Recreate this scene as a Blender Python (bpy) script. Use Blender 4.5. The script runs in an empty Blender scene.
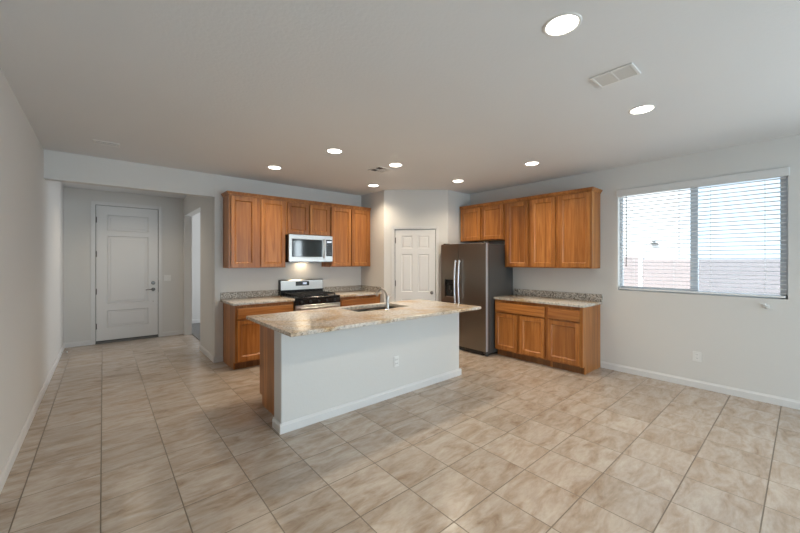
import bpy, bmesh, math, random
from mathutils import Vector, Matrix
random.seed(7)
S = bpy.context.scene
COL = S.collection
PI = math.pi
R = math.radians

# ------------------------------------------------------------------ camera
CAMH = 1.475
cam = bpy.data.cameras.new('camera'); camo = bpy.data.objects.new('camera', cam); COL.objects.link(camo)
camo.location = (0, 0, CAMH); camo.rotation_euler = (R(90), 0, -R(40.545))
cam.sensor_width = 36; cam.lens = 347.25 / 800 * 36; cam.shift_y = -5.45 / 800
cam.clip_start = .02; cam.clip_end = 200
S.camera = camo

# ------------------------------------------------------------------ world, exposure
S.view_settings.view_transform = 'Standard'; S.view_settings.look = 'None'
S.view_settings.gamma = 1; S.view_settings.use_curve_mapping = False
S.view_settings.exposure = 0.98
w = bpy.data.worlds.new('sky'); S.world = w; w.use_nodes = True
bg = w.node_tree.nodes['Background']
bg.inputs[0].default_value = (.78, .89, 1, 1); bg.inputs[1].default_value = 1.2

sl = bpy.data.lights.new('sun', 'SUN'); sl.energy = 2.6; sl.angle = R(.6); sl.color = (1, .96, .9)
so = bpy.data.objects.new('sun', sl); COL.objects.link(so); so.location = (0, 0, 12)
so.rotation_euler = Vector((.70, -.22, -.68)).to_track_quat('-Z', 'Y').to_euler()
CAN_POWER = 38.0
def area(name, loc, rot, sx, sy, power, color):
    l = bpy.data.lights.new(name, 'AREA'); l.shape = 'RECTANGLE'; l.size = sx; l.size_y = sy
    l.energy = power; l.color = color
    o = bpy.data.objects.new(name, l); COL.objects.link(o); o.location = loc; o.rotation_euler = rot
    return o
# daylight through the patio slider behind the camera; the other three are added fill lamps
area('patio_daylight', (2.0, -5.2, 1.25), (R(86), 0, R(8)), 3.4, 2.2, 108, (.60, .81, 1))
area('patio_bounce_fill', (2.6, -5.8, .1), (R(120), 0, 0), 3.6, 2.0, 42, (1, .94, .86))  # added upward lamp in place of patio bounce, lifts the ceiling
area('side_daylight_fill', (6.0, -1.9, 1.5), (R(84), 0, R(66)), 1.6, 1.5, 80, (.85, .93, 1))  # added lamp outside the side window, turned to brighten the left wall
area('den_fill', (4.35, 8.2, 1.5), (R(90), 0, R(90)), 1.6, 1.4, 40, (.88, .94, 1))  # added lamp inside the den, which has no window

# ------------------------------------------------------------------ dimensions
XL, XR, YK, H = -.508, 5.262, 5.585, 2.735
YD, XH = 8.186, 1.232      # hall end wall, hall right wall
YB = -4.6                  # rear wall
T = .13
PA, PB = (3.79, 4.868), (4.635, 4.122)   # ends of the diagonal pantry wall

# ------------------------------------------------------------------ materials
def mat(name, color=(.8, .8, .8), rough=.5, metal=0, **kw):
    m = bpy.data.materials.new(name); m.use_nodes = True
    b = m.node_tree.nodes['Principled BSDF']
    b.inputs['Base Color'].default_value = (*color, 1); b.inputs['Roughness'].default_value = rough
    b.inputs['Metallic'].default_value = metal
    for k, v in kw.items(): b.inputs[k.replace('_', ' ')].default_value = v
    return m
def nodes(m): return m.node_tree.nodes, m.node_tree.links, m.node_tree.nodes['Principled BSDF']
def coords(m, scale=(1, 1, 1), kind='Object', rnd=0):
    N, L, b = nodes(m)
    tc = N.new('ShaderNodeTexCoord'); mp = N.new('ShaderNodeMapping')
    mp.inputs['Scale'].default_value = scale; L.new(tc.outputs[kind], mp.inputs[0])
    if rnd:
        oi = N.new('ShaderNodeObjectInfo'); mu = N.new('ShaderNodeMath'); mu.operation = 'MULTIPLY'; mu.inputs[1].default_value = rnd
        L.new(oi.outputs['Random'], mu.inputs[0]); L.new(mu.outputs[0], mp.inputs['Location'])
    return mp.outputs[0]
def noise(m, co, scale, detail=4, rough=.5, dist=0):
    N, L, b = nodes(m); n = N.new('ShaderNodeTexNoise')
    n.inputs['Scale'].default_value = scale; n.inputs['Detail'].default_value = detail
    n.inputs['Roughness'].default_value = rough; n.inputs['Distortion'].default_value = dist
    L.new(co, n.inputs['Vector']); return n.outputs['Fac']
def ramp(m, fac, stops):
    N, L, b = nodes(m); r = N.new('ShaderNodeValToRGB')
    e = r.color_ramp.elements
    e[0].position, e[0].color = stops[0][0], (*stops[0][1], 1); e[1].position, e[1].color = stops[-1][0], (*stops[-1][1], 1)
    for p, c in stops[1:-1]:
        x = e.new(p); x.color = (*c, 1)
    L.new(fac, r.inputs[0]); return r.outputs[0]
def mix(m, fac, a, b_, mode='MIX'):
    N, L, b = nodes(m); x = N.new('ShaderNodeMix'); x.data_type = 'RGBA'; x.blend_type = mode
    for k, v in ((0, fac), (6, a), (7, b_)):
        if hasattr(v, 'links'): L.new(v, x.inputs[k])
        elif k == 0: x.inputs[0].default_value = v
        else: x.inputs[k].default_value = (*v, 1)
    return x.outputs[2]
def bump(m, fac, strength, dist=.002):
    N, L, b = nodes(m); x = N.new('ShaderNodeBump'); x.inputs['Strength'].default_value = strength; x.inputs['Distance'].default_value = dist
    L.new(fac, x.inputs['Height']); L.new(x.outputs[0], b.inputs['Normal'])
def setc(m, sock): m.node_tree.links.new(sock, nodes(m)[2].inputs['Base Color'])

def paint(name, c, bs=.25):
    m = mat(name, c, .75)
    co = coords(m)
    n = noise(m, co, 45, 3)
    bump(m, n, bs, .003)
    setc(m, mix(m, noise(m, co, .8, 2), tuple(x * .97 for x in c), tuple(min(1, x * 1.03) for x in c)))
    return m
M = {}
M['wall'] = paint('wall_paint', (.66, .645, .62))
M['ceil'] = paint('ceiling_paint', (.74, .745, .75), .5)
M['trim'] = mat('trim_paint', (.69, .68, .67), .4)
M['door'] = mat('door_paint', (.70, .69, .68), .42)
M['plate'] = mat('white_plastic', (.76, .75, .73), .35)
M['slot'] = mat('dark_slot', (.02, .02, .02), .6)

def wood(name, dark, mid, light, flat=False):
    m = mat(name, mid, .34)
    co = coords(m, (1, 1, 1), rnd=9)
    N, L, b = nodes(m)
    mp = N.new('ShaderNodeMapping'); mp.inputs['Scale'].default_value = (1.6, 30, 30) if flat else (30, 30, 1.6); L.new(co, mp.inputs[0])
    g = noise(m, mp.outputs[0], 1, 5, .6, .6)
    mp2 = N.new('ShaderNodeMapping'); mp2.inputs['Scale'].default_value = (.12, 9, 9) if flat else (9, 9, .12); L.new(co, mp2.inputs[0])
    v = N.new('ShaderNodeTexVoronoi'); v.inputs['Scale'].default_value = 1.0; L.new(mp2.outputs[0], v.inputs['Vector'])
    sep = N.new('ShaderNodeSeparateColor'); L.new(v.outputs['Color'], sep.inputs[0])
    col = ramp(m, g, [(.25, dark), (.5, mid), (.75, light)])
    boards = ramp(m, sep.outputs[0], [(0, (.78, .74, .70)), (.5, (1, 1, 1)), (1, (1.25, 1.3, 1.36))])
    col = mix(m, 1, col, boards, 'MULTIPLY')
    oi = N.new('ShaderNodeObjectInfo')
    tone = ramp(m, oi.outputs['Random'], [(0, (.9, .88, .86)), (1, (1.08, 1.08, 1.08))])
    setc(m, mix(m, 1, col, tone, 'MULTIPLY'))
    bump(m, g, .08, .001)
    return m
M['wood'] = wood('honey_wood', (.25, .078, .015), (.39, .145, .033), (.52, .225, .064))
M['woodflat'] = wood('honey_wood_drawer', (.25, .078, .015), (.39, .145, .033), (.52, .225, .064), True)
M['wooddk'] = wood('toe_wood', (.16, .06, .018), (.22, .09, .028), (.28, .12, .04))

def granite(name, dark=0, shift=0):
    m = mat(name, (.6, .5, .4), .16)
    co = coords(m)
    big = noise(m, co, 2.3, 3, .55, .6)
    med = noise(m, co, 34, 5, .78, .3)
    fine = noise(m, co, 60, 4, .75)
    base = ramp(m, med, [(.32, (.30, .27, .24)), (.42, (.50, .46, .41)), (.54, (.66, .61, .54)), (.66, (.74, .71, .66))])
    gold = ramp(m, med, [(.34, (.20, .12, .06)), (.46, (.46, .29, .135)), (.60, (.62, .45, .26)), (.70, (.72, .62, .48))])
    c = mix(m, ramp(m, big, [(.44 + shift, (0, 0, 0)), (.64 + shift, (.85, .85, .85))]), base, gold)
    sp = ramp(m, fine, [(.36 + dark, (.10, .085, .075)), (.44 + dark, (1, 1, 1))])
    c = mix(m, .8, c, mix(m, 1, c, sp, 'MULTIPLY'))
    setc(m, c); return m
M['granite'] = granite('granite')
M['granite_edge'] = granite('granite_splash', .09, .2)

# floor tile: 0.377 m squares, straight grid
def tile():
    m = mat('floor_tile', (.5, .45, .38), .3)
    N, L, b = nodes(m); P = .3768; PX = .3795
    tc = N.new('ShaderNodeTexCoord')
    mp = N.new('ShaderNodeMapping'); mp.inputs['Location'].default_value = (-1.508 + 20 * PX, -.54 + 20 * P, 0); L.new(tc.outputs['Object'], mp.inputs[0])
    br = N.new('ShaderNodeTexBrick'); br.offset = 0; br.squash = 1
    br.inputs['Scale'].default_value = 1; br.inputs['Brick Width'].default_value = PX; br.inputs['Row Height'].default_value = P
    br.inputs['Mortar Size'].default_value = .0036; br.inputs['Mortar Smooth'].default_value = .2; br.inputs['Bias'].default_value = 0
    br.inputs['Color1'].default_value = (0, 0, 0, 1); br.inputs['Color2'].default_value = (1, 1, 1, 1); br.inputs['Mortar'].default_value = (.5, .5, .5, 1)
    L.new(mp.outputs[0], br.inputs['Vector'])
    # shift the cloudy pattern from tile to tile
    sc = N.new('ShaderNodeVectorMath'); sc.operation = 'SCALE'; sc.inputs['Scale'].default_value = 7; L.new(br.outputs['Color'], sc.inputs[0])
    ad = N.new('ShaderNodeVectorMath'); ad.operation = 'ADD'; L.new(tc.outputs['Object'], ad.inputs[0]); L.new(sc.outputs[0], ad.inputs[1])
    st = N.new('ShaderNodeMapping'); st.inputs['Scale'].default_value = (.8, 2.3, 1); L.new(ad.outputs[0], st.inputs[0])
    a = noise(m, st.outputs[0], 4.5, 6, .62, .7)
    d = noise(m, st.outputs[0], 22, 4, .6)
    c = ramp(m, a, [(.26, (.28, .20, .14)), (.40, (.375, .30, .235)), (.54, (.45, .385, .325)), (.70, (.50, .445, .385))])
    c = mix(m, .35, c, mix(m, 1, c, ramp(m, d, [(.3, (.72, .70, .68)), (.6, (1.1, 1.1, 1.1))]), 'MULTIPLY'))
    c = mix(m, 1, c, ramp(m, br.outputs['Color'], [(0, (.90, .89, .88)), (1, (1.06, 1.06, 1.06))]), 'MULTIPLY')
    c = mix(m, br.outputs['Fac'], c, (.16, .125, .09))
    setc(m, c)
    inv = N.new('ShaderNodeMath'); inv.operation = 'SUBTRACT'; inv.inputs[0].default_value = 1; L.new(br.outputs['Fac'], inv.inputs[1])
    bump(m, inv.outputs[0], .5, .002)
    rr = N.new('ShaderNodeMath'); rr.operation = 'MULTIPLY_ADD'; rr.inputs[1].default_value = .4; rr.inputs[2].default_value = .24
    L.new(br.outputs['Fac'], rr.inputs[0]); L.new(rr.outputs[0], b.inputs['Roughness'])
    return m
M['tile'] = tile()

def brushed(name, c, rough, sc=(3, 3, 160)):
    m = mat(name, c, rough, 1)
    n = noise(m, coords(m, sc), 1, 3, .6)
    bump(m, n, .05, .001)
    return m
M['steel'] = brushed('stainless_steel', (.52, .50, .48), .27)
M['steel_lt'] = brushed('bright_stainless', (.60, .585, .56), .3)
M['fridge'] = brushed('fridge_steel', (.27, .245, .215), .30)
M['dknickel'] = mat('dark_nickel', (.20, .19, .18), .3, 1)
M['handle'] = mat('polished_handle', (.82, .81, .80), .3, .85)
M['silver'] = mat('silver_paint', (.5, .51, .54), .45, .25)
M['chrome'] = mat('chrome', (.8, .8, .8), .1, 1)
M['nickel'] = mat('satin_nickel', (.55, .53, .50), .28, 1)
M['bronze'] = mat('hinge_metal', (.12, .11, .10), .4, .8)
M['greymetal'] = mat('grey_enamel', (.085, .083, .08), .42, .3)
M['black'] = mat('black_enamel', (.012, .012, .013), .18)
M['iron'] = mat('cast_iron', (.018, .018, .018), .55)
M['glassdk'] = mat('dark_glass', (.02, .026, .028), .06)
M['rubber'] = mat('black_rubber', (.02, .02, .02), .7)
M['slat'] = mat('blind_slat', (.80, .81, .82), .45)
M['frame'] = mat('window_vinyl', (.62, .64, .67), .45)
M['carpet'] = mat('carpet', (.20, .19, .18), .95)
bump(M['carpet'], noise(M['carpet'], coords(M['carpet']), 300, 2), .8, .01)
M['stucco'] = paint('neighbour_stucco', (.82, .83, .84))
M['grav'] = mat('yard_gravel', (.42, .36, .31), .9)
def blockwall():
    m = mat('block_wall', (.5, .4, .36), .9); N, L, b = nodes(m)
    co = coords(m, (1, 1, 1)); sw = N.new('ShaderNodeMapping'); sw.inputs['Rotation'].default_value = (0, R(90), R(90)); L.new(co, sw.inputs[0])
    br = N.new('ShaderNodeTexBrick'); br.inputs['Scale'].default_value = 1; br.inputs['Brick Width'].default_value = .4; br.inputs['Row Height'].default_value = .2
    br.inputs['Mortar Size'].default_value = .008
    br.inputs['Color1'].default_value = (.48, .405, .41, 1); br.inputs['Color2'].default_value = (.47, .395, .40, 1); br.inputs['Mortar'].default_value = (.43, .36, .365, 1)
    sp = N.new('ShaderNodeSeparateXYZ'); L.new(co, sp.inputs[0]); cb = N.new('ShaderNodeCombineXYZ')
    L.new(sp.outputs[1], cb.inputs[0]); L.new(sp.outputs[2], cb.inputs[1]); L.new(cb.outputs[0], br.inputs['Vector'])
    setc(m, br.outputs['Color']); return m
M['block'] = blockwall()
def emis(name, c, s):
    m = mat(name, (.9, .9, .9), .5); b = nodes(m)[2]
    b.inputs['Emission Color'].default_value = (*c, 1); b.inputs['Emission Strength'].default_value = s; return m
M['lens'] = emis('lamp_lens', (1, .93, .82), 6)
M['led'] = emis('led_display', (.35, .6, 1), .25)
M['undercab'] = emis('hood_lamp', (1, .8, .55), 3)
def glass(name, tint, alpha):
    m = bpy.data.materials.new(name); m.use_nodes = True; N = m.node_tree.nodes; L = m.node_tree.links
    N.clear(); o = N.new('ShaderNodeOutputMaterial'); t = N.new('ShaderNodeBsdfTransparent'); g = N.new('ShaderNodeBsdfGlossy'); x = N.new('ShaderNodeMixShader')
    t.inputs[0].default_value = (*tint, 1); g.inputs['Roughness'].default_value = .02; x.inputs[0].default_value = alpha
    L.new(t.outputs[0], x.inputs[1]); L.new(g.outputs[0], x.inputs[2]); L.new(x.outputs[0], o.inputs[0]); return m
M['glass'] = glass('window_glass', (.95, .98, .98), .05)
M['screen'] = glass('insect_screen', (.86, .90, .93), .0)

# ------------------------------------------------------------------ mesh helpers
def B(): return bmesh.new()
def box(bm, x0, x1, y0, y1, z0, z1, bev=0, seg=1):
    if x1 < x0: x0, x1 = x1, x0
    if y1 < y0: y0, y1 = y1, y0
    if z1 < z0: z0, z1 = z1, z0
    g = bmesh.ops.create_cube(bm, size=1)
    vs = g['verts']
    for v in vs:
        v.co = Vector((x0 + (v.co.x + .5) * (x1 - x0), y0 + (v.co.y + .5) * (y1 - y0), z0 + (v.co.z + .5) * (z1 - z0)))
    if bev:
        es = list({e for v in vs for e in v.link_edges})
        bmesh.ops.bevel(bm, geom=es, offset=bev, segments=seg, affect='EDGES', profile=.5)
    return bm
def bx(*a, **k): return box(B(), *a, **k)
def lathe(bm, prof, n=24, mtx=Matrix()):
    """prof: list of (radius, height) about local z"""
    rings = []
    for r, z in prof:
        if r < 1e-6: rings.append([bm.verts.new(mtx @ Vector((0, 0, z)))])
        else: rings.append([bm.verts.new(mtx @ Vector((r * math.cos(2 * PI * i / n), r * math.sin(2 * PI * i / n), z))) for i in range(n)])
    for a, b in zip(rings, rings[1:]):
        for i in range(n):
            j = (i + 1) % n
            if len(a) == 1 and len(b) == 1: continue
            if len(a) == 1: bm.faces.new((a[0], b[i], b[j]))
            elif len(b) == 1: bm.faces.new((a[i], b[0], a[j]))
            else: bm.faces.new((a[i], b[i], b[j], a[j]))
    return bm
def tube(bm, pts, r, n=10, cap=True):
    pts = [Vector(p) for p in pts]; rings = []
    rs = r if isinstance(r, (list, tuple)) else [r] * len(pts)
    for i, p in enumerate(pts):
        t = (pts[min(i + 1, len(pts) - 1)] - pts[max(i - 1, 0)]).normalized()
        a = Vector((0, 0, 1)) if abs(t.z) < .9 else Vector((1, 0, 0))
        u = t.cross(a).normalized(); v = t.cross(u).normalized()
        rings.append([bm.verts.new(p + (u * math.cos(2 * PI * k / n) + v * math.sin(2 * PI * k / n)) * rs[i]) for k in range(n)])
    for a, b in zip(rings, rings[1:]):
        for k in range(n): bm.faces.new((a[k], a[(k + 1) % n], b[(k + 1) % n], b[k]))
    if cap:
        bm.faces.new(rings[0]); bm.faces.new(rings[-1])
    return bm
def mtx_to(loc, d):
    """matrix putting local z along d at loc"""
    q = Vector((0, 0, 1)).rotation_difference(Vector(d)); return Matrix.Translation(loc) @ q.to_matrix().to_4x4()
def part(name, bm, m, parent=None, smooth=False):
    bmesh.ops.remove_doubles(bm, verts=bm.verts, dist=1e-5)
    bmesh.ops.recalc_face_normals(bm, faces=bm.faces)
    me = bpy.data.meshes.new(name); bm.to_mesh(me); bm.free()
    me.materials.append(M[m] if isinstance(m, str) else m)
    if smooth:
        for p in me.polygons: p.use_smooth = True
        try: me.set_sharp_from_angle(angle=R(35))
        except Exception: pass
    o = bpy.data.objects.new(name, me); COL.objects.link(o)
    if parent: o.parent = parent
    return o
def thing(name, label, cat, loc=(0, 0, 0), rz=0, group=None):
    o = bpy.data.objects.new(name, None); COL.objects.link(o); o.empty_display_size = .1
    o.location = loc; o.rotation_euler = (0, 0, rz); o['label'] = label; o['category'] = cat
    if group: o['group'] = group
    return o
def tag(o, label, cat, group=None):
    o['label'] = label; o['category'] = cat
    if group: o['group'] = group
    return o
def struct(name, bm, m, label=None, cat='structure', parent=None, smooth=False):
    o = part(name, bm, m, parent, smooth)
    if not parent:
        o['kind'] = 'structure'
        if label: o['label'] = label; o['category'] = cat
    return o
def sthing(name, label, cat, loc=(0, 0, 0), rz=0):
    o = thing(name, label, cat, loc, rz); o['kind'] = 'structure'; return o

def panel_slab(x0, x1, z0, z1, yf, th, panels, prof):
    """slab whose front (facing -y) at y=yf carries rectangular panels; prof = [(inset, depth)...]"""
    bm = B()
    xs = sorted({x0, x1} | {p[0] for p in panels} | {p[1] for p in panels})
    zs = sorted({z0, z1} | {p[2] for p in panels} | {p[3] for p in panels})
    def quad(a, b, c, d): bm.faces.new([bm.verts.new(v) for v in (a, b, c, d)])
    def inside(cx, cz): return any(p[0] < cx < p[1] and p[2] < cz < p[3] for p in panels)
    for i in range(len(xs) - 1):
        for j in range(len(zs) - 1):
            a, b, c, d = xs[i], xs[i + 1], zs[j], zs[j + 1]
            if not inside((a + b) / 2, (c + d) / 2): quad((a, yf, c), (b, yf, c), (b, yf, d), (a, yf, d))
    for (a, b, c, d) in panels:
        prev = (0, 0)
        for ins, dep in prof:
            i0, d0 = prev
            o = [(a + i0, yf + d0, c + i0), (b - i0, yf + d0, c + i0), (b - i0, yf + d0, d - i0), (a + i0, yf + d0, d - i0)]
            n = [(a + ins, yf + dep, c + ins), (b - ins, yf + dep, c + ins), (b - ins, yf + dep, d - ins), (a + ins, yf + dep, d - ins)]
            for k in range(4): quad(o[k], o[(k + 1) % 4], n[(k + 1) % 4], n[k])
            prev = (ins, dep)
        quad(*n)
    yb = yf + th
    quad((x0, yb, z0), (x1, yb, z0), (x1, yb, z1), (x0, yb, z1))
    for i in range(len(xs) - 1):
        for z in (z0, z1): quad((xs[i], yf, z), (xs[i + 1], yf, z), (xs[i + 1], yb, z), (xs[i], yb, z))
    for j in range(len(zs) - 1):
        for x in (x0, x1): quad((x, yf, zs[j]), (x, yf, zs[j + 1]), (x, yb, zs[j + 1]), (x, yb, zs[j]))
    return bm
CAB = [(.004, -.0015), (.008, .004), (.018, .012)]
SIX = [(.012, .010), (.022, .010), (.040, .003)]

# ------------------------------------------------------------------ shell
def wall_x(name, X0, X1, y0, y1, z0=0, z1=H, holes=(), m='wall', label=None):
    """wall slab lying in the yz plane between X0 and X1, holes = (ya, yb, za, zb)"""
    bm = B(); ys = sorted({y0, y1} | {h[0] for h in holes} | {h[1] for h in holes})
    for a, b in zip(ys, ys[1:]):
        hs = sorted([h for h in holes if h[0] < (a + b) / 2 < h[1]], key=lambda h: h[2]); z = z0
        for h in hs:
            if h[2] > z: box(bm, X0, X1, a, b, z, h[2])
            z = h[3]
        if z < z1: box(bm, X0, X1, a, b, z, z1)
    return struct(name, bm, m, label)
def wall_y(name, Y0, Y1, x0, x1, z0=0, z1=H, holes=(), m='wall', label=None, parent=None):
    bm = B(); xs = sorted({x0, x1} | {h[0] for h in holes} | {h[1] for h in holes})
    for a, b in zip(xs, xs[1:]):
        hs = sorted([h for h in holes if h[0] < (a + b) / 2 < h[1]], key=lambda h: h[2]); z = z0
        for h in hs:
            if h[2] > z: box(bm, a, b, Y0, Y1, z, h[2])
            z = h[3]
        if z < z1: box(bm, a, b, Y0, Y1, z, z1)
    return struct(name, bm, m, label)

struct('floor', bx(XL - T, XR + T, YB - T, YD + T, -.1, 0), 'tile')
struct('ceiling', bx(XL - T, XR + T, YB - T, YD + T, H, H + .1), 'ceil')
wall_x('wall_left', XL - T, XL, YB - T, YD + T)
WY0, WY1, WZ0, WZ1 = .118, 1.645, 1.085, 2.41
wall_x('wall_right', XR, XR + T, YB - T, YK + T, holes=[(WY0, WY1, WZ0, WZ1), (-2.7, -1.1, .75, 2.25)])
wall_y('wall_kitchen', YK, YK + T, XH + .002, XR)
wall_y('wall_rear', YB - T, YB, XL, XR, holes=[(.9, 4.3, 0, 2.3)])
wall_y('wall_hall_header', YK, YK + T, XL, XH + .001, 2.41, H)
wall_y('wall_hall_end', YD, YD + T, XL, XH + T, holes=[(-.108, .827, 0, 2.486)])
wall_x('wall_hall_right', XH, XH + T, YK + T, YD, holes=[(6.56, 8.04, 0, 2.375)])
# room beyond the hall opening
struct('floor_den', bx(XH + T, 4.6, YK + T, 9.6, -.09, .012), 'carpet')
struct('ceiling_den', bx(XH + T, 4.6, YK + T, 9.6, H, H + .08), 'ceil')
wall_y('wall_den_end', 9.35, 9.45, XH + T, 4.5)
wall_x('wall_den_right', 4.4, 4.5, YK + T, 9.4)
wall_x('wall_den_left', XH, XH + T - .001, YD + T, 9.4)
struct('baseboard_den', bx(XH + T, 4.4, 9.336, 9.35, .012, .10, bev=.004), 'trim')

# pantry corner
wall_x('wall_pantry_side', PA[0], PA[0] + .11, PA[1], YK)
wall_y('wall_pantry_front', PB[1], PB[1] + .11, PB[0], XR)
dlen = math.hypot(PB[0] - PA[0], PB[1] - PA[1]); dang = math.atan2(PB[1] - PA[1], PB[0] - PA[0])
pw = wall_y('wall_pantry_diagonal', 0, .11, 0, dlen, holes=[(.184, .926, 0, 2.048)])
pw.location = (*PA, 0); pw.rotation_euler = (0, 0, dang)

def baseboard(name, x0, y0, x1, y1, h=.085, t=.014, parent=None):
    """board along a segment; the room lies to its right-hand side (-normal)"""
    L = math.hypot(x1 - x0, y1 - y0); bm = B()
    prof = [(0, 0), (-t, 0), (-t, h - .02), (-t * .55, h - .008), (-t * .4, h), (0, h)]
    a = [bm.verts.new((0, p[0], p[1])) for p in prof]; b = [bm.verts.new((L, p[0], p[1])) for p in prof]
    n = len(prof)
    for i in range(n): bm.faces.new((a[i], a[(i + 1) % n], b[(i + 1) % n], b[i]))
    bm.faces.new(a); bm.faces.new(b[::-1])
    rz = math.atan2(y1 - y0, x1 - x0)
    bm.transform(Matrix.Translation((x0, y0, 0)) @ Matrix.Rotation(rz, 4, 'Z'))
    if parent: return part(name, bm, 'trim', parent)
    return struct(name, bm, 'trim')
baseboard('baseboard_left', XL, YB, XL, YD)
baseboard('baseboard_right', XR, 1.853, XR, YB)
baseboard('baseboard_hall_end_left', XL + .014, YD, -.165, YD)
baseboard('baseboard_hall_end_right', .884, YD, XH, YD)
baseboard('baseboard_hall_right', XH, 6.555, XH, YK - .014)
baseboard('baseboard_kitchen', XH - .014, YK, 1.343, YK)
baseboard('baseboard_pantry_side', PA[0], 4.955, PA[0], PA[1] - .006)
bb = baseboard('baseboard_pantry_left', 0, 0, .16, 0); bb.location = (*PA, 0); bb.rotation_euler = (0, 0, dang)

def casing(name, x0, x1, z1, wdt=.06, t=.014, parent=None, z0=0, y=0):
    bm = B()
    box(bm, x0 - wdt, x0, y - t, y, z0, z1 + wdt, bev=.003)
    box(bm, x1, x1 + wdt, y - t, y, z0, z1 + wdt, bev=.003)
    box(bm, x0, x1, y - t, y, z1, z1 + wdt, bev=.003)
    # stepped back band
    box(bm, x0 - wdt, x0 - wdt + .012, y - t - .005, y - t, z0, z1 + wdt)
    box(bm, x1 + wdt - .012, x1 + wdt, y - t - .005, y - t, z0, z1 + wdt)
    box(bm, x0 - wdt, x1 + wdt, y - t - .005, y - t, z1 + wdt - .012, z1 + wdt)
    return part(name, bm, 'trim', parent)
def hinge(parent, x, y, z):
    bm = bx(x - .006, x + .012, y - .004, y, z - .05, z + .05)
    lathe(bm, [(0, z - .052), (.007, z - .052), (.007, z + .052), (0, z + .052)], 8, Matrix.Translation((x, y - .006, 0)))
    return part('hinge', bm, 'bronze', parent)

# front door
fd = sthing('door_1', 'tall white front door with three raised panels at the end of the hall', 'door', (0, YD, 0))
dx0, dx1 = -.094, .813
part('door_slab', panel_slab(dx0, dx1, .045, 2.47, .012, .045,
     [(dx0 + .15, dx1 - .15, 2.02, 2.31), (dx0 + .15, dx1 - .15, .70, 1.93), (dx0 + .15, dx1 - .15, .27, .58)],
     [(.012, .016), (.022, .016), (.024, .008), (.044, .008), (.056, .002)]), 'door', fd)
casing('door_casing', -.102, .821, 2.478, parent=fd)
bm = B(); box(bm, -.1, -.0945, .03, .07, .03, 2.476); box(bm, .8135, .8195, .03, .07, .03, 2.476); box(bm, -.0945, .8135, .03, .07, 2.4705, 2.4755)
part('gap_shade', bm, 'rubber', fd)  # black strips behind the slab edge, painting the gap's shadow line
bm = B(); box(bm, -.108, -.1005, 0, .1, 0, 2.486); box(bm, .820, .827, 0, .1, 0, 2.486); box(bm, -.1005, .820, 0, .1, 2.476, 2.486)
part('door_jamb', bm, 'trim', fd)
part('threshold', bx(-.104, .823, -.012, .09, 0, .03, bev=.004), 'bronze', fd)
part('door_sweep', bx(dx0, dx1, .008, .02, .03, .048), 'rubber', fd)
for z in (.31, .93, 1.60, 2.21): hinge(fd, dx0, .012, z)
hx = .738
bm = lathe(B(), [(0, 0), (.033, 0), (.033, .008), (.026, .012), (.014, .014), (.012, .05), (0, .05)], 20, mtx_to((hx, .012, .93), (0, -1, 0)))
tube(bm, [(hx, -.036, .93), (hx - .05, -.038, .932), (hx - .12, -.03, .926)], [.011, .009, .007], 8)
part('door_handle', bm, 'dknickel', fd, True)
bm = lathe(B(), [(0, 0), (.033, 0), (.033, .01), (.022, .018), (0, .018)], 20, mtx_to((hx, .012, 1.055), (0, -1, 0)))
box(bm, hx - .006, hx + .006, -.026, -.004, 1.037, 1.073, bev=.002)
part('deadbolt', bm, 'dknickel', fd, True)
part('door_latch_plate', bx(.8145, .823, -.002, .012, .87, 1.11), 'bronze', fd)
part('door_stop_peg', lathe(B(), [(0, 0), (.012, 0), (.012, .008), (0, .01)], 12, mtx_to((hx, .012, .70), (0, -1, 0))), 'nickel', fd, True)

# pantry door, in the diagonal wall
pd = sthing('door_2', 'white six-panel pantry door with a round knob in the diagonal kitchen corner', 'door', (*PA, 0), dang)
px0, px1 = .199, .911; cw = (px1 - px0)
ca, cb_, cc, cd_ = px0 + .11, px0 + cw / 2 - .05, px0 + cw / 2 + .05, px1 - .11
pans = []
for a, b in ((ca, cb_), (cc, cd_)):
    pans += [(a, b, 1.70, 1.925), (a, b, .93, 1.60), (a, b, .22, .80)]
part('door_slab', panel_slab(px0, px1, .012, 2.034, .008, .035, pans, SIX), 'door', pd)
casing('door_casing', .188, .922, 2.045, wdt=.05, parent=pd)
bm = B(); box(bm, .184, .192, 0, .10, 0, 2.048); box(bm, .918, .926, 0, .10, 0, 2.048); box(bm, .192, .918, 0, .10, 2.040, 2.048)
part('door_jamb', bm, 'trim', pd)
bm = B(); box(bm, .1925, .1985, .02, .06, 0, 2.04); box(bm, .9115, .9175, .02, .06, 0, 2.04); box(bm, .1985, .9115, .02, .06, 2.0345, 2.0395)
part('gap_shade', bm, 'rubber', pd)  # dark backing added so the pantry door gap looks shaded
for z in (.25, 1.08, 1.84): hinge(pd, px0, .008, z)
part('door_knob', lathe(B(), [(0, 0), (.030, 0), (.030, .006), (.012, .012), (.011, .032), (.024, .040), (.027, .052), (.020, .064), (0, .068)], 20,
     mtx_to((.848, .008, .915), (0, -1, 0))), 'dknickel', pd, True)

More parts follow.
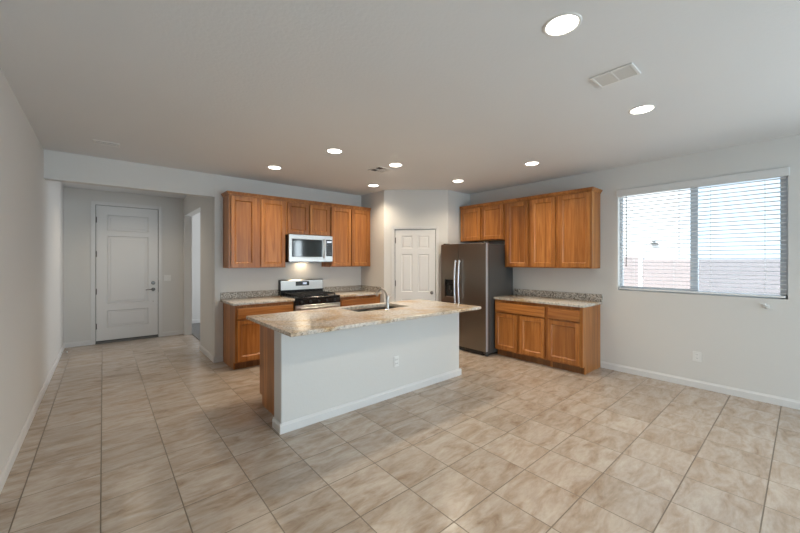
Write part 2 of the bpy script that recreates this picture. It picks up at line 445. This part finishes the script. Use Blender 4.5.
# window in the right wall (local frame: y outwards)
win = sthing('window_1', 'wide sliding window behind horizontal white blinds in the right wall', 'window', (XR, 0, 0))
bm = B(); f = .035; xo0, xo1 = .075, .12
box(bm, xo0, xo1, WY0, WY1, WZ0, WZ0 + f); box(bm, xo0, xo1, WY0, WY1, WZ1 - f, WZ1)
box(bm, xo0, xo1, WY0, WY0 + f + .02, WZ0, WZ1); box(bm, xo0, xo1, WY1 - f, WY1, WZ0, WZ1)
part('window_frame', bm, 'frame', win)
ym = .862
bm = B(); box(bm, xo0 - .01, xo1 - .01, ym - .035, ym + .035, WZ0 + f, WZ1 - f)
box(bm, xo0, xo1 - .015, ym + .035, WY1 - f, WZ0 + f, WZ0 + f + .02); part('window_sash', bm, 'frame', win)
part('pane', bx(.095, .099, ym + .03, WY1 - f, WZ0 + f, WZ1 - f), 'glass', win)
part('pane', bx(.088, .092, WY0 + f, ym - .03, WZ0 + f, WZ1 - f), 'glass', win)
part('insect_screen', bx(.113, .114, WY0 + f, ym - .03, WZ0 + f, WZ1 - f), 'screen', win)

# patio slider behind the camera and the living-area window
pt = sthing('window_2', 'sliding patio glass door behind the viewpoint', 'window', (0, YB - .1, 0))
bm = B()
for a, b in ((.9, .96), (2.56, 2.64), (4.24, 4.3)): box(bm, a, b, 0, .05, 0, 2.3)
box(bm, .9, 4.3, 0, .05, 2.24, 2.3); box(bm, .9, 4.3, 0, .05, 0, .06)
part('window_frame', bm, 'trim', pt)
part('pane', bx(.96, 2.56, .02, .026, .06, 2.24), 'glass', pt); part('pane', bx(2.64, 4.24, .02, .026, .06, 2.24), 'glass', pt)
sw = sthing('window_3', 'side window of the living area behind the viewpoint', 'window', (XR + .07, 0, 0))
bm = B()
for a, b in ((-2.7, -2.66), (-1.92, -1.88), (-1.14, -1.1)): box(bm, 0, .04, a, b, .75, 2.25)
box(bm, 0, .04, -2.7, -1.1, .75, .79); box(bm, 0, .04, -2.7, -1.1, 2.21, 2.25)
part('window_frame', bm, 'trim', sw)
part('pane', bx(.015, .02, -2.66, -1.92, .79, 2.21), 'glass', sw); part('pane', bx(.015, .02, -1.88, -1.14, .79, 2.21), 'glass', sw)

# ------------------------------------------------------------------ outside
struct('ground', bx(XR + T, 40, -20, 25, -.35, -.15), 'grav')
struct('ground_rear', bx(-20, XR + T + 8, -25, YB - T, -.30, -.12), 'grav')
fence = thing('block_fence', 'pinkish concrete block fence across the yard seen through the blinds', 'fence', (9.2, 0, -.15))
part('fence_panel', bx(0, .15, -12, 2.38, 0, 1.66), 'block', fence)
part('fence_panel', bx(0, .15, 2.46, 14, 0, 1.72), 'block', fence)
part('fence_pilaster', bx(-.02, .17, 2.3805, 2.4595, 0, 1.74), 'stucco', fence)
nb = thing('neighbour_house', 'white stucco house wall rising beyond the block fence', 'house', (15, 0, -.15))
part('house_wall', bx(0, .3, 2.85, 18, 0, 6), 'stucco', nb)
bm = bx(-.12, 0, 3.42, 3.62, 2.22, 2.27); box(bm, -.08, 0, 3.50, 3.58, 2.32, 2.36)
part('wall_vent', bm, 'greymetal', nb)

# ------------------------------------------------------------------ blind
bl = thing('window_blind', 'white horizontal slat blind hanging open over the wide window', 'blind', (XR, 0, 0))
part('valance', bx(-.022, .045, WY0 - .012, WY1 + .012, 2.338, 2.426, bev=.005), 'trim', bl)
bm = B(); z = WZ0 + .055; n_sl = 0; PITCH = .0455; xs_c, hw = .032, .0245
while z < 2.33:
    y0, y1 = WY0 + .012, WY1 - .012
    tilt = .10
    ring = []
    for k in range(5):
        u = -1 + k / 2; ring.append((xs_c + u * hw, z + .003 * (1 - u * u) - u * hw * tilt))
    top = [[bm.verts.new((p[0], y, p[1] + .0014)) for p in ring] for y in (y0, y1)]
    bot = [[bm.verts.new((p[0], y, p[1] - .0014)) for p in ring] for y in (y0, y1)]
    for k in range(4):
        bm.faces.new((top[0][k], top[0][k + 1], top[1][k + 1], top[1][k])); bm.faces.new((bot[0][k], bot[0][k + 1], bot[1][k + 1], bot[1][k]))
    for k in (0, 4): bm.faces.new((top[0][k], bot[0][k], bot[1][k], top[1][k]))
    for s in (0, 1): bm.faces.new(top[s] + bot[s][::-1])
    z += PITCH
part('slats', bm, 'slat', bl)
part('bottom_rail', bx(.008, .056, WY0 + .012, WY1 - .012, WZ0 + .012, WZ0 + .034, bev=.004), 'slat', bl)
bm = B()
for y in (1.47, 1.05, .71, .28):
    for dx in (.006, .058): box(bm, dx - .0008, dx + .0008, y - .0012, y + .0012, WZ0 + .03, 2.34)
part('ladder_cord', bm, 'slat', bl)
part('tilt_wand', tube(B(), [(-.004, 1.545, 2.335), (-.004, 1.545, 1.40)], .005, 8), 'greymetal', bl, True)

# cord cleat under the window
cl = thing('cord_cleat', 'small clear cord cleat on the wall below the right end of the blind', 'cleat', (XR, .27, 1.005))
part('cleat_base', bx(-.010, 0, -.026, .026, -.018, .018, bev=.003), 'plate', cl)
bm = tube(B(), [(-.010, 0, .012), (-.030, .010, .020), (-.034, .042, .024)], [.009, .008, .005], 8)
tube(bm, [(-.010, 0, -.012), (-.030, -.010, -.020), (-.034, -.042, -.024)], [.009, .008, .005], 8)
part('cleat_horn', bm, 'plate', cl, True)

# ------------------------------------------------------------------ cabinets
def cab_thing(name, label, cat, orient, a, front, group=None):
    """a = coordinate of the unit's local x=0 end. orient 'K': back wall facing -Y; 'R': right wall facing -X; 'I': island facing +Y"""
    if orient == 'K': loc, rz = (a, front, 0), 0
    elif orient == 'R': loc, rz = (front, a, 0), -PI / 2
    else: loc, rz = (a, front, 0), PI
    return thing(name, label, cat, loc, rz, group)
def cabinet(name, label, orient, a, w_, depth, z0, z1, front, doors, drawers=(), toe=0, group=None, end='wood'):
    """front plane at local y=0, body extends to y=depth; doors/drawers = (x0,x1,z0,z1) local"""
    t = cab_thing(name, label, 'cabinet', orient, a, front, group)
    t.location.z = z0
    bm = B(); g = .0005
    body0 = toe
    box(bm, g, w_ - g, .001, depth, body0, z1 - z0)
    if toe: 
        box(bm, g, .018, .075, depth, 0, body0); box(bm, w_ - .018, w_ - g, .075, depth, 0, body0)
    part('body', bm, 'wood', t)
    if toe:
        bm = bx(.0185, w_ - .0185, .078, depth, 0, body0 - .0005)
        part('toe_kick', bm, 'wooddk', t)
    for (x0, x1, a0, a1) in doors:
        part('door', panel_slab(x0, x1, a0 - z0, a1 - z0, -.026, .019, [(x0 + .046, x1 - .046, a0 - z0 + .05, a1 - z0 - .05)], CAB), 'wood', t)
    for (x0, x1, a0, a1) in drawers:
        part('drawer', panel_slab(x0, x1, a0 - z0, a1 - z0, -.026, .019, [(x0 + .006, x1 - .006, a0 - z0 + .006, a1 - z0 - .006)], [(.008, -.0025)]), 'woodflat', t)
    return t
ZU0, ZU1 = 1.375, 2.425
YU = YK - .305; dU = .304
UG = None
cabinet('wall_cabinet', 'tall two-door wooden wall cabinet left of the microwave', 'K', 1.345, .82, dU, ZU0, ZU1, YU, [(.026, .361, 1.39, 2.395), (.440, .800, 1.39, 2.395)])
cabinet('wall_cabinet', 'short two-door wooden wall cabinet directly above the microwave', 'K', 2.166, .778, dU, 1.895, ZU1, YU, [(.027, .376, 1.91, 2.395), (.404, .761, 1.91, 2.395)])
cabinet('wall_cabinet', 'tall two-door wooden wall cabinet right of the microwave beside the pantry wall', 'K', 2.945, .843, dU, ZU0, ZU1, YU, [(.014, .403, 1.39, 2.395), (.421, .792, 1.39, 2.395)])
XU = XR - .305
cabinet('wall_cabinet', 'short two-door wooden wall cabinet over the refrigerator', 'R', 4.098, .922, dU, 1.825, ZU1, XU, [(.032, .453, 1.84, 2.395), (.488, .909, 1.84, 2.395)])
cabinet('wall_cabinet', 'tall two-door wooden wall cabinet between the refrigerator and the end cabinet', 'R', 3.175, .865, dU, ZU0, ZU1, XU, [(.056, .412, 1.39, 2.395), (.468, .836, 1.39, 2.395)])
cabinet('wall_cabinet', 'single-door wooden wall cabinet at the end nearest the window', 'R', 2.31, .45, dU, ZU0, ZU1, XU, [(.024, .438, 1.39, 2.395)])
def crown(name, label, orient, a, w_, front, ends, depth):
    t = cab_thing(name, label, 'moulding', orient, a, front); t.location.z = 2.41
    bm = B(); prof = [(0, 0), (.008, .004), (.012, .02), (.026, .036), (.030, .05), (0, .05)]
    def ring(x, y): return x, y
    lft, rgt = ends
    rows = []
    for (o, z) in prof:
        rows.append([(-o if lft else 0, depth, z), (-o if lft else 0, -o - .0005, z), (w_ + (o if rgt else 0), -o - .0005, z), (w_ + (o if rgt else 0), depth, z)])
    vs = [[bm.verts.new(p) for p in r] for r in rows]
    segs = [k for k in (0, 1, 2) if (k == 1 or (k == 0 and lft) or (k == 2 and rgt))]
    for a_, b_ in zip(vs, vs[1:]):
        for k in segs: bm.faces.new((a_[k], a_[k + 1], b_[k + 1], b_[k]))
    top = vs[-1]; bm.faces.new(top); 
    box(bm, .0, w_, 0.0, depth, .016, .0495)
    part('moulding', bm, 'wood', t)
    return t
crown('crown_moulding', 'wooden crown moulding along the cabinets over the range wall', 'K', 1.345, 2.443, YU, (True, False), dU)
crown('crown_moulding', 'wooden crown moulding along the cabinets over the refrigerator wall', 'R', 4.098, 2.238, XU, (False, True), dU)

YF = 4.975; dB = YK - YF - .001
cabinet('base_cabinet', 'wooden base cabinet with a wide drawer left of the range', 'K', 1.345, .818, dB, 0, .878, YF, [(.026, .385, .125, .67), (.435, .795, .125, .67)], [(.026, .795, .695, .835)], .1)
cabinet('base_cabinet', 'wooden base cabinet with a wide drawer right of the range', 'K', 2.938, .85, dB, 0, .878, YF, [(.03, .385, .125, .67), (.425, .745, .125, .67)], [(.03, .745, .695, .835)], .1)
XF = 4.68; dR = XR - XF - .001
cabinet('base_cabinet', 'wooden two-door base cabinet with one wide drawer beside the refrigerator', 'R', 3.175, .865, dR, 0, .878, XF, [(.018, .390, .123, .67), (.442, .813, .123, .67)], [(.018, .813, .692, .835)], .1)
cabinet('base_cabinet', 'wooden single-door base cabinet with one drawer under the end nearest the window', 'R', 2.31, .45, dR, 0, .878, XF, [(.0, .419, .123, .67)], [(.0, .419, .692, .835)], .1)

def counter(name, label, rects, splash=()):
    t = thing(name, label, 'countertop')
    bm = B()
    for r in rects: box(bm, *r, .8795, .914, bev=.004, seg=2)
    part('slab', bm, 'granite', t, True)
    if splash:
        bm = B()
        for r in splash: box(bm, *r, .9145, 1.012, bev=.002)
        part('backsplash', bm, 'granite_edge', t)
    return t
counter('countertop', 'speckled granite countertop left of the range with a low backsplash', [(1.308, 2.166, 4.935, YK - .001)], [(1.31, 2.166, YK - .02, YK - .001)])
counter('countertop', 'speckled granite countertop right of the range running to the pantry wall', [(2.936, PA[0] - .001, 4.935, YK - .001)],
        [(2.936, PA[0] - .001, YK - .02, YK - .001), (PA[0] - .02, PA[0] - .001, 4.95, YK - .02)])
counter('countertop', 'speckled granite countertop between the refrigerator and the window', [(4.645, XR - .001, 1.83, 3.178)], [(XR - .02, XR - .001, 1.83, 3.178)])

# ------------------------------------------------------------------ island
kn = sthing('wall_island', 'white half wall forming the front of the kitchen island', 'wall')
part('half_wall', bx(1.157, 3.507, 2.916, 3.083, 0, .879, bev=.012, seg=3), 'wall', kn)
baseboard('baseboard', 3.507 + .014, 2.916, 1.157 - .014, 2.916, parent=kn).name = 'baseboard'
for o in list(kn.children):
    if o.name.startswith('baseboard'):
        bpy.data.objects.remove(o)
baseboard('baseboard', 1.143, 2.916, 3.531, 2.916, parent=kn)
baseboard('baseboard', 1.157, 3.083, 1.157, 2.904, parent=kn)
baseboard('baseboard', 3.507, 2.904, 3.507, 3.083, parent=kn)
YI = 3.70
cabinet('base_cabinet', 'wooden island base cabinet with its side panel showing at the left end', 'I', 2.040, .80, YI - 3.084, 0, .878, YI, [(.03, .385, .125, .67), (.415, .77, .125, .67)], [(.03, .77, .695, .835)], .1)
cabinet('base_cabinet', 'wooden island sink cabinet at the middle of the island', 'I', 2.95, .909, YI - 3.084, 0, .66, YI, [(.03, .44, .125, .64), (.47, .88, .125, .64)], (), .1)
cabinet('base_cabinet', 'wooden island base cabinet at the right end of the island', 'I', 3.485, .534, YI - 3.084, 0, .878, YI, [(.03, .50, .125, .67)], [(.03, .50, .695, .835)], .1)
part('apron', bx(0, 0, 0, 0, 0, 0), 'wood') if False else None

# island slab with a rectangular sink cut-out
SX0, SX1, SY0, SY1 = 2.14, 2.90, 3.20, 3.60
it = thing('island_countertop', 'large polished granite slab overhanging the white island', 'countertop')
bm = B(); X0, X1, Y0, Y1 = 1.113, 3.553, 2.610, 3.722
for (a, b, c, d) in ((X0, SX0, Y0, Y1), (SX1, X1, Y0, Y1), (SX0, SX1, Y0, SY0), (SX0, SX1, SY1, Y1)):
    pass
zt, zb, e = .914, .880, .004
def loop(x0, x1, y0, y1, z): return [bm.verts.new(p) for p in ((x0, y0, z), (x1, y0, z), (x1, y1, z), (x0, y1, z))]
ob, o1, o2, ot = loop(X0 + e, X1 - e, Y0 + e, Y1 - e, zb), loop(X0, X1, Y0, Y1, zb + e), loop(X0, X1, Y0, Y1, zt - e), loop(X0 + e, X1 - e, Y0 + e, Y1 - e, zt)
it_, ib = loop(SX0, SX1, SY0, SY1, zt), loop(SX0, SX1, SY0, SY1, zb)
L_ = [ob, o1, o2, ot, it_, ib, ob]
for a, b in zip(L_, L_[1:]):
    for k in range(4): bm.faces.new((a[k], a[(k + 1) % 4], b[(k + 1) % 4], b[k]))
part('slab', bm, 'granite', it)

sk = thing('kitchen_sink', 'double-bowl stainless steel sink set into the island countertop', 'sink', ((SX0 + SX1) / 2, (SY0 + SY1) / 2, .70))
def bowl(x0, x1, y0, y1, zt_, zb_):
    bm = B(); t_ = .0
    def lp(i, z): return [bm.verts.new(p) for p in ((x0 + i, y0 + i, z), (x1 - i, y0 + i, z), (x1 - i, y1 - i, z), (x0 + i, y1 - i, z))]
    ls = [lp(-.008, zt_), lp(.004, zt_), lp(.010, zb_ + .03), lp(.04, zb_), lp(.04, zb_ - .003), lp(-.002, zb_ + .02), lp(-.008, zt_)]
    for a, b in zip(ls, ls[1:]):
        for k in range(4): bm.faces.new((a[k], a[(k + 1) % 4], b[(k + 1) % 4], b[k]))
    bm.faces.new(ls[3]); bm.faces.new(ls[4]); return bm
part('bowl', bowl(-.372, -.012, -.192, .192, .178, .0), 'fridge', sk)  # both bowls take the darker steel to paint in their inner shade
part('bowl', bowl(.012, .372, -.192, .192, .178, .0), 'fridge', sk)
for x in (-.19, .19): part('drain', lathe(B(), [(0, .004), (.03, .004), (.042, .007), (.045, .001), (.045, -.01), (0, -.01)], 20, Matrix.Translation((x, 0, 0))), 'chrome', sk, True)

fa = thing('faucet', 'chrome single-handle faucet standing at the front rim of the island sink', 'faucet', (2.508, 3.155, .9145))
part('faucet_base', lathe(B(), [(0, 0), (.028, 0), (.028, .006), (.022, .012), (0, .012)], 24), 'chrome', fa, True)
part('faucet_body', lathe(B(), [(0, .012), (.019, .012), (.0175, .105), (.014, .112), (.014, .118), (.019, .122), (.019, .155), (.012, .166), (0, .168)], 24), 'nickel', fa, True)
pts = [(0, 0, .135), (0, .02, .172), (-.004, .05, .212), (-.008, .08, .232), (-.012, .108, .235), (-.016, .132, .222), (-.02, .150, .200)]
part('spout', tube(B(), pts, [.0125, .0125, .0125, .0125, .0125, .0135, .015], 12), 'nickel', fa, True)
part('spray_head', tube(B(), [(-.02, .149, .201), (-.023, .160, .175), (-.025, .167, .145)], [.016, .0185, .0165], 12), 'nickel', fa, True)
part('faucet_handle', tube(B(), [(.012, 0, .14), (.04, -.004, .15), (.075, -.006, .172)], [.011, .008, .006], 10), 'nickel', fa, True)

# ------------------------------------------------------------------ refrigerator  (local: x from far end to near, y depth)
FX, FY1, FY0 = 4.46, 4.112, 3.188; FW = FY1 - FY0
fr = thing('refrigerator', 'stainless side-by-side refrigerator with an in-door dispenser beside the pantry corner', 'refrigerator', (FX, FY1, 0), -PI / 2)
part('body', bx(.004, FW - .002, .082, .76, .035, 1.742, bev=.006), 'greymetal', fr)
spl = .386
def fdoor(x0, x1, hole=None):
    if hole: bm = panel_slab(x0, x1, .075, 1.758, 0, .075, [hole], [(.004, .002), (.008, .045)])
    else: bm = bx(x0, x1, 0, .075, .075, 1.758, bev=.008, seg=3)
    return bm
part('door', fdoor(0, spl - .003, (.080, .282, .860, 1.172)), 'fridge', fr)
part('door', fdoor(spl + .003, FW), 'fridge', fr)
part('door_edge', bx(FW + .0002, FW + .003, .004, .04, .08, 1.75), 'silver', fr)
part('dispenser_panel', bx(.089, .273, .012, .044, 1.07, 1.158, bev=.003), 'black', fr)
part('dispenser_recess', bx(.089, .273, .041, .046, .866, 1.07), 'slot', fr)
bm = bx(.15, .18, .022, .042, .99, 1.06, bev=.004); box(bm, .19, .22, .018, .042, .93, .975, bev=.004)
part('dispenser_paddle', bm, 'greymetal', fr)
part('dispenser_tray', bx(.093, .269, .014, .042, .866, .876), 'nickel', fr)
def fhandle(x):
    pts = []
    for k in range(13):
        u = k / 12; z_ = .70 + u * .79; pts.append((x, -.030 - .026 * math.sin(PI * u), z_))
    bm = tube(B(), pts, .0135, 12)
    tube(bm, [(x, 0, .722), (x, -.034, .722)], .010, 8); tube(bm, [(x, 0, 1.468), (x, -.034, 1.468)], .010, 8)
    return bm
part('handle', fhandle(spl - .045), 'handle', fr, True)
part('handle', fhandle(spl + .036), 'handle', fr, True)
part('toe_grille', bx(.01, FW - .07, .03, .08, .012, .068), 'black', fr)
for k, (x, y) in enumerate(((.05, .06), (FW - .035, .05), (.05, .7), (FW - .05, .7))):
    part('foot', lathe(B(), [(0, 0), (.024, 0), (.024, .02), (.014, .022), (.014, .04), (0, .04)], 14, Matrix.Translation((x, y + .02, 0))), 'greymetal', fr, True)
part('hinge_bracket', bx(FW - .065, FW - .004, .025, .085, .035, .072, bev=.004), 'greymetal', fr)
for x in (.03, FW - .09): part('hinge_cover', bx(x, x + .06, .02, .12, 1.743 if False else 1.759, 1.775, bev=.004), 'greymetal', fr)

# ------------------------------------------------------------------ microwave
mwt = thing('microwave', 'stainless over-the-range microwave under the short wall cabinet', 'microwave', (2.176, 5.17, 1.46))
W_ = .757
part('body', bx(0, W_, .022, .41, .003, .432), 'black', mwt)
dw = .615
bm = panel_slab(.0, dw, .008, .428, 0, .022, [(.045, dw - .045, .075, .365)], [(.003, .003), (.006, .004)])
part('door', bm, 'steel_lt', mwt)
part('door_window', bx(.052, dw - .052, .001, .0045, .082, .358), 'glassdk', mwt)
part('control_panel', bx(dw + .003, W_, 0, .022, .008, .428, bev=.002), 'steel_lt', mwt)
part('keypad', bx(dw + .02, W_ - .01, -.002, .001, .095, .37), 'black', mwt)
part('display', bx(dw + .035, W_ - .022, -.0035, -.0018, .318, .345), 'led', mwt)
bm = B()
for i in range(3):
    for j in range(5): box(bm, dw + .034 + i * .03, dw + .054 + i * .03, -.0035, -.0018, .12 + j * .035, .138 + j * .035)
part('key_buttons', bm, 'greymetal', mwt)
pts = [(dw - .022, -.012 - .034 * math.sin(PI * k / 10), .06 + .31 * k / 10) for k in range(11)]
bm = tube(B(), pts, .011, 10); part('handle', bm, 'steel_lt', mwt, True)
part('bottom_vent', bx(.02, W_ - .02, .01, .38, -.004, .006), 'greymetal', mwt)
part('hood_lamp', bx(.30, .46, .26, .33, -.0065, -.0042), 'undercab', mwt)
hl = bpy.data.lights.new('hood_light', 'AREA'); hl.size = .2; hl.energy = .45; hl.color = (1, .78, .52)
ho = bpy.data.objects.new('hood_light', hl); COL.objects.link(ho); ho.parent = mwt; ho.location = (.38, .30, -.012)

# ------------------------------------------------------------------ range
rg = thing('range', 'stainless and black gas range between the two back counters', 'stove', (2.170, 4.925, 0))
RW = .762
part('body', bx(.001, RW - .001, .03, .655, .05, .905), 'greymetal', rg)
part('cooktop', bx(0, RW, .0, .60, .9, .925, bev=.004), 'black', rg)
# sloped backguard with raised stainless face
bm = B()
def prism(bm, prof, x0, x1):
    a = [bm.verts.new((x0, p[0], p[1])) for p in prof]; b = [bm.verts.new((x1, p[0], p[1])) for p in prof]; n = len(prof)
    for i in range(n): bm.faces.new((a[i], a[(i + 1) % n], b[(i + 1) % n], b[i]))
    bm.faces.new(a); bm.faces.new(b[::-1]); return bm
part('backguard', prism(B(), [(.585, .92), (.655, .92), (.655, 1.165), (.60, 1.165), (.585, 1.15)], .0, RW), 'black', rg)
part('backguard_face', prism(B(), [(.5845, 1.0), (.581, 1.0), (.581, 1.150), (.598, 1.167), (.63, 1.167), (.63, 1.1655), (.5995, 1.1655), (.5845, 1.1495)], .012, RW - .004), 'steel_lt', rg)
part('clock_panel', bx(.26, .50, .577, .5808, 1.062, 1.135, bev=.001), 'black', rg)
part('display', bx(.385, .455, .5755, .577, 1.085, 1.115), 'led', rg)
for cx in (.17, .38, .59):
    bm = B()
    x0, x1, y0, y1 = cx - .10, cx + .10, .05, .55
    for x in (x0, x1): box(bm, x - .006, x + .006, y0, y1, .948, .962)
    for y in (y0, (y0 + y1) / 2, y1): box(bm, x0, x1, y - .006, y + .006, .948, .962)
    for yy in (y0 + .125, y1 - .125): box(bm, cx - .08, cx + .08, yy - .005, yy + .005, .951, .963)
    box(bm, cx - .005, cx + .005, y0 + .03, y1 - .03, .951, .963)
    for x in (x0, x1):
        for y in (y0, y1): box(bm, x - .007, x + .007, y - .007, y + .007, .9255, .95)
    part('grate', bm, 'iron', rg)
for cx, cy in ((.17, .175), (.17, .425), (.38, .30), (.59, .175), (.59, .425)):
    part('burner', lathe(B(), [(0, .9255), (.05, .9255), (.05, .935), (.034, .937), (.034, .943), (0, .945)], 20, Matrix.Translation((cx, cy, 0))), 'iron', rg, True)
part('control_panel', prism(B(), [(0, .815), (.03, .815), (.03, .90), (.012, .90), (0, .89)], .0, RW), 'black', rg)
for k in range(5):
    part('knob', lathe(B(), [(0, 0), (.021, 0), (.019, .024), (0, .026)], 16, mtx_to((.10 + k * .14, -.0002, .856), (0, -1, 0))), 'iron', rg, True)
part('oven_door', bx(.004, RW - .004, -.012, .028, .23, .808, bev=.004), 'steel_lt', rg)
part('oven_window', bx(.12, RW - .12, -.0145, -.0125, .36, .66), 'glassdk', rg)
bm = tube(B(), [(.05, -.055, .765), (RW - .05, -.055, .765)], .013, 12)
for x in (.075, RW - .075): tube(bm, [(x, -.012, .765), (x, -.055, .765)], .009, 8)
part('oven_handle', bm, 'steel_lt', rg, True)
part('storage_drawer', bx(.004, RW - .004, -.008, .028, .06, .222, bev=.004), 'steel_lt', rg)
for x in (.04, RW - .04):
    for y in (.06, .60): part('foot', lathe(B(), [(0, 0), (.018, 0), (.018, .052), (0, .052)], 12, Matrix.Translation((x, y, 0))), 'rubber', rg)

# ------------------------------------------------------------------ outlets and switches
def plate(name, label, cat, loc, rz, kind='outlet', w_=.07, h_=.115):
    t = thing(name, label, cat, loc, rz)
    part('cover_plate', bx(-w_ / 2, w_ / 2, -.006, 0, -h_ / 2, h_ / 2, bev=.002), 'plate', t)
    if kind == 'outlet':
        for z in (-.021, .021):
            bm = bx(-.016, .016, -.0075, -.0062, z - .014, z + .014, bev=.003); part('socket', bm, 'plate', t)
            bm = bx(-.008, -.006, -.0082, -.0076, z - .004, z + .006); box(bm, .006, .008, -.0082, -.0076, z - .004, z + .006); part('slot', bm, 'slot', t)
    else:
        for x in ((0,) if w_ < .1 else (-.023, .023)):
            part('rocker', bx(x - .0155, x + .0155, -.0085, -.0062, -.033, .033, bev=.002), 'plate', t)
    return t
plate('wall_outlet', 'white outlet low on the right wall below the window', 'outlet', (XR - .0003, .825, .363), -PI / 2, w_=.08)
plate('wall_outlet', 'white outlet on the front of the island half wall', 'outlet', (2.44, 2.9157, .376), 0)
plate('light_switch', 'white double light switch right of the front door', 'switch', (.965, YD - .0003, 1.14), 0, 'switch', .115)

# doorstop on the left baseboard
ds = thing('door_stop', 'small spring door stop on the left baseboard near the front door', 'door stop', (XL + .014, 7.55, .045))
part('stop_spring', tube(B(), [(0, 0, 0), (.06, 0, 0)], .007, 10), 'nickel', ds, True)
part('stop_tip', lathe(B(), [(0, 0), (.010, 0), (.010, .014), (0, .016)], 12, mtx_to((.058, 0, 0), (1, 0, 0))), 'plate', ds, True)

# ------------------------------------------------------------------ ceiling fixtures
def can(x, y, label, k=1):
    t = thing('recessed_light', label, 'ceiling light', (x, y, H), 0, 'recessed ceiling lights')
    part('trim_ring', lathe(B(), [(.078, -.001), (.082, -.005), (.092, -.004), (.096, -.0005), (.078, -.0003), (.078, -.001)], 40), 'plate', t, True)
    part('lens', lathe(B(), [(0, -.0035), (.06, -.0035), (.0775, -.001), (.0775, -.0002), (0, -.0002)], 40), 'lens', t, True)
    l = bpy.data.lights.new('lamp', 'SPOT'); l.energy = CAN_POWER * k; l.color = (1, .83, .62); l.spot_size = R(142); l.spot_blend = .9; l.shadow_soft_size = .07
    o = bpy.data.objects.new('lamp', l); COL.objects.link(o); o.parent = t; o.location = (0, 0, -.012)
    return t
for x, y, lb in ((1.862, .846, 'lit recessed ceiling light nearest the viewer, largest of them'),
                 (3.406, .886, 'lit recessed ceiling light beside the white ceiling vent, nearest the window'),
                 (1.756, 4.653, 'lit recessed ceiling light leftmost, above the left back counter'),
                 (2.015, 3.509, 'lit recessed ceiling light above the left half of the island'),
                 (2.918, 3.498, 'lit recessed ceiling light beside the small dark ceiling vent'),
                 (3.429, 4.688, 'lit recessed ceiling light above the counter right of the range'),
                 (4.247, 3.56, 'lit recessed ceiling light in front of the refrigerator'),
                 (4.211, 2.30, 'lit recessed ceiling light above the floor before the right counter')):
    can(x, y, lb)
def hall_can():
    can(.42, 7.1, 'lit recessed ceiling light in the entry hall behind the header', .75)
hall_can()
def vent(label, x0, x1, y0, y1, n, dark):
    cx, cy = (x0 + x1) / 2, (y0 + y1) / 2; t = thing('ceiling_vent', label, 'vent', (cx, cy, H))
    w2, d2 = (x1 - x0) / 2, (y1 - y0) / 2; b_ = .018
    bm = B()
    for a in ((-w2, w2, -d2, -d2 + b_), (-w2, w2, d2 - b_, d2), (-w2, -w2 + b_, -d2 + b_, d2 - b_), (w2 - b_, w2, -d2 + b_, d2 - b_)): box(bm, *a, -.009, -.0003, bev=.002)
    box(bm, -w2 + b_, w2 - b_, -.004, .004, -.008, -.0003)
    part('frame', bm, 'plate', t)
    part('duct_opening', bx(-w2 + b_, w2 - b_, -d2 + b_, d2 - b_, -.0012, -.0003), 'slot' if dark else 'greymetal', t)
    bm = B()
    for k in range(n):
        if dark and k in (0, 1, 2): continue
        x = -w2 + b_ + (2 * w2 - 2 * b_) * (k + .5) / n
        for a, b in ((-d2 + b_, -.004), (.004, d2 - b_)):
            vs = [bm.verts.new(p) for p in ((x - .006, a, -.002), (x + .005, a, -.008), (x + .006, a, -.007), (x - .005, a, -.0013))]
            ws = [bm.verts.new((v.co.x, b, v.co.z)) for v in vs]
            for i in range(4): bm.faces.new((vs[i], vs[(i + 1) % 4], ws[(i + 1) % 4], ws[i]))
            bm.faces.new(vs); bm.faces.new(ws)
    part('louvres', bm, 'plate', t)
    return t
vent('white louvred ceiling vent between the two nearest recessed lights', 2.545, 2.735, .715, .968, 14, False)
vent('small ceiling vent with a dark opening over the island', 2.78, 3.02, 3.68, 3.94, 7, True)
vent('flat white ceiling register near the hall header', -.08, .14, 4.79, 4.93, 12, False)

# ------------------------------------------------------------------ sub-parts hang on the part that carries them
def kids(o, n): return [c for c in o.children if c.name.split('.')[0] == n]
def nest(t, holder, names, pick=0):
    h = kids(t, holder)[pick]
    for n in names:
        for c in kids(t, n): c.parent = h
nest(fd, 'door_slab', ['door_handle', 'deadbolt', 'door_stop_peg', 'door_sweep'])
nest(pd, 'door_slab', ['door_knob'])
nest(mwt, 'door', ['door_window', 'handle'])
nest(mwt, 'control_panel', ['keypad', 'display', 'key_buttons'])
nest(rg, 'oven_door', ['oven_window', 'oven_handle'])
nest(rg, 'control_panel', ['knob'])
nest(rg, 'backguard', ['backguard_face', 'clock_panel', 'display'])
nest(fr, 'door', ['dispenser_panel', 'dispenser_recess', 'dispenser_paddle', 'dispenser_tray'])
fdoors = kids(fr, 'door')
for h, d in zip(kids(fr, 'handle'), fdoors): h.parent = d
for c in kids(fr, 'door_edge'): c.parent = fdoors[1]
for o in [o for o in COL.objects if o.name.startswith('wall_outlet')]:
    for c in kids(o, 'slot'): c.parent = min(kids(o, 'socket'), key=lambda q: abs(q.data.vertices[0].co.z - c.data.vertices[0].co.z))
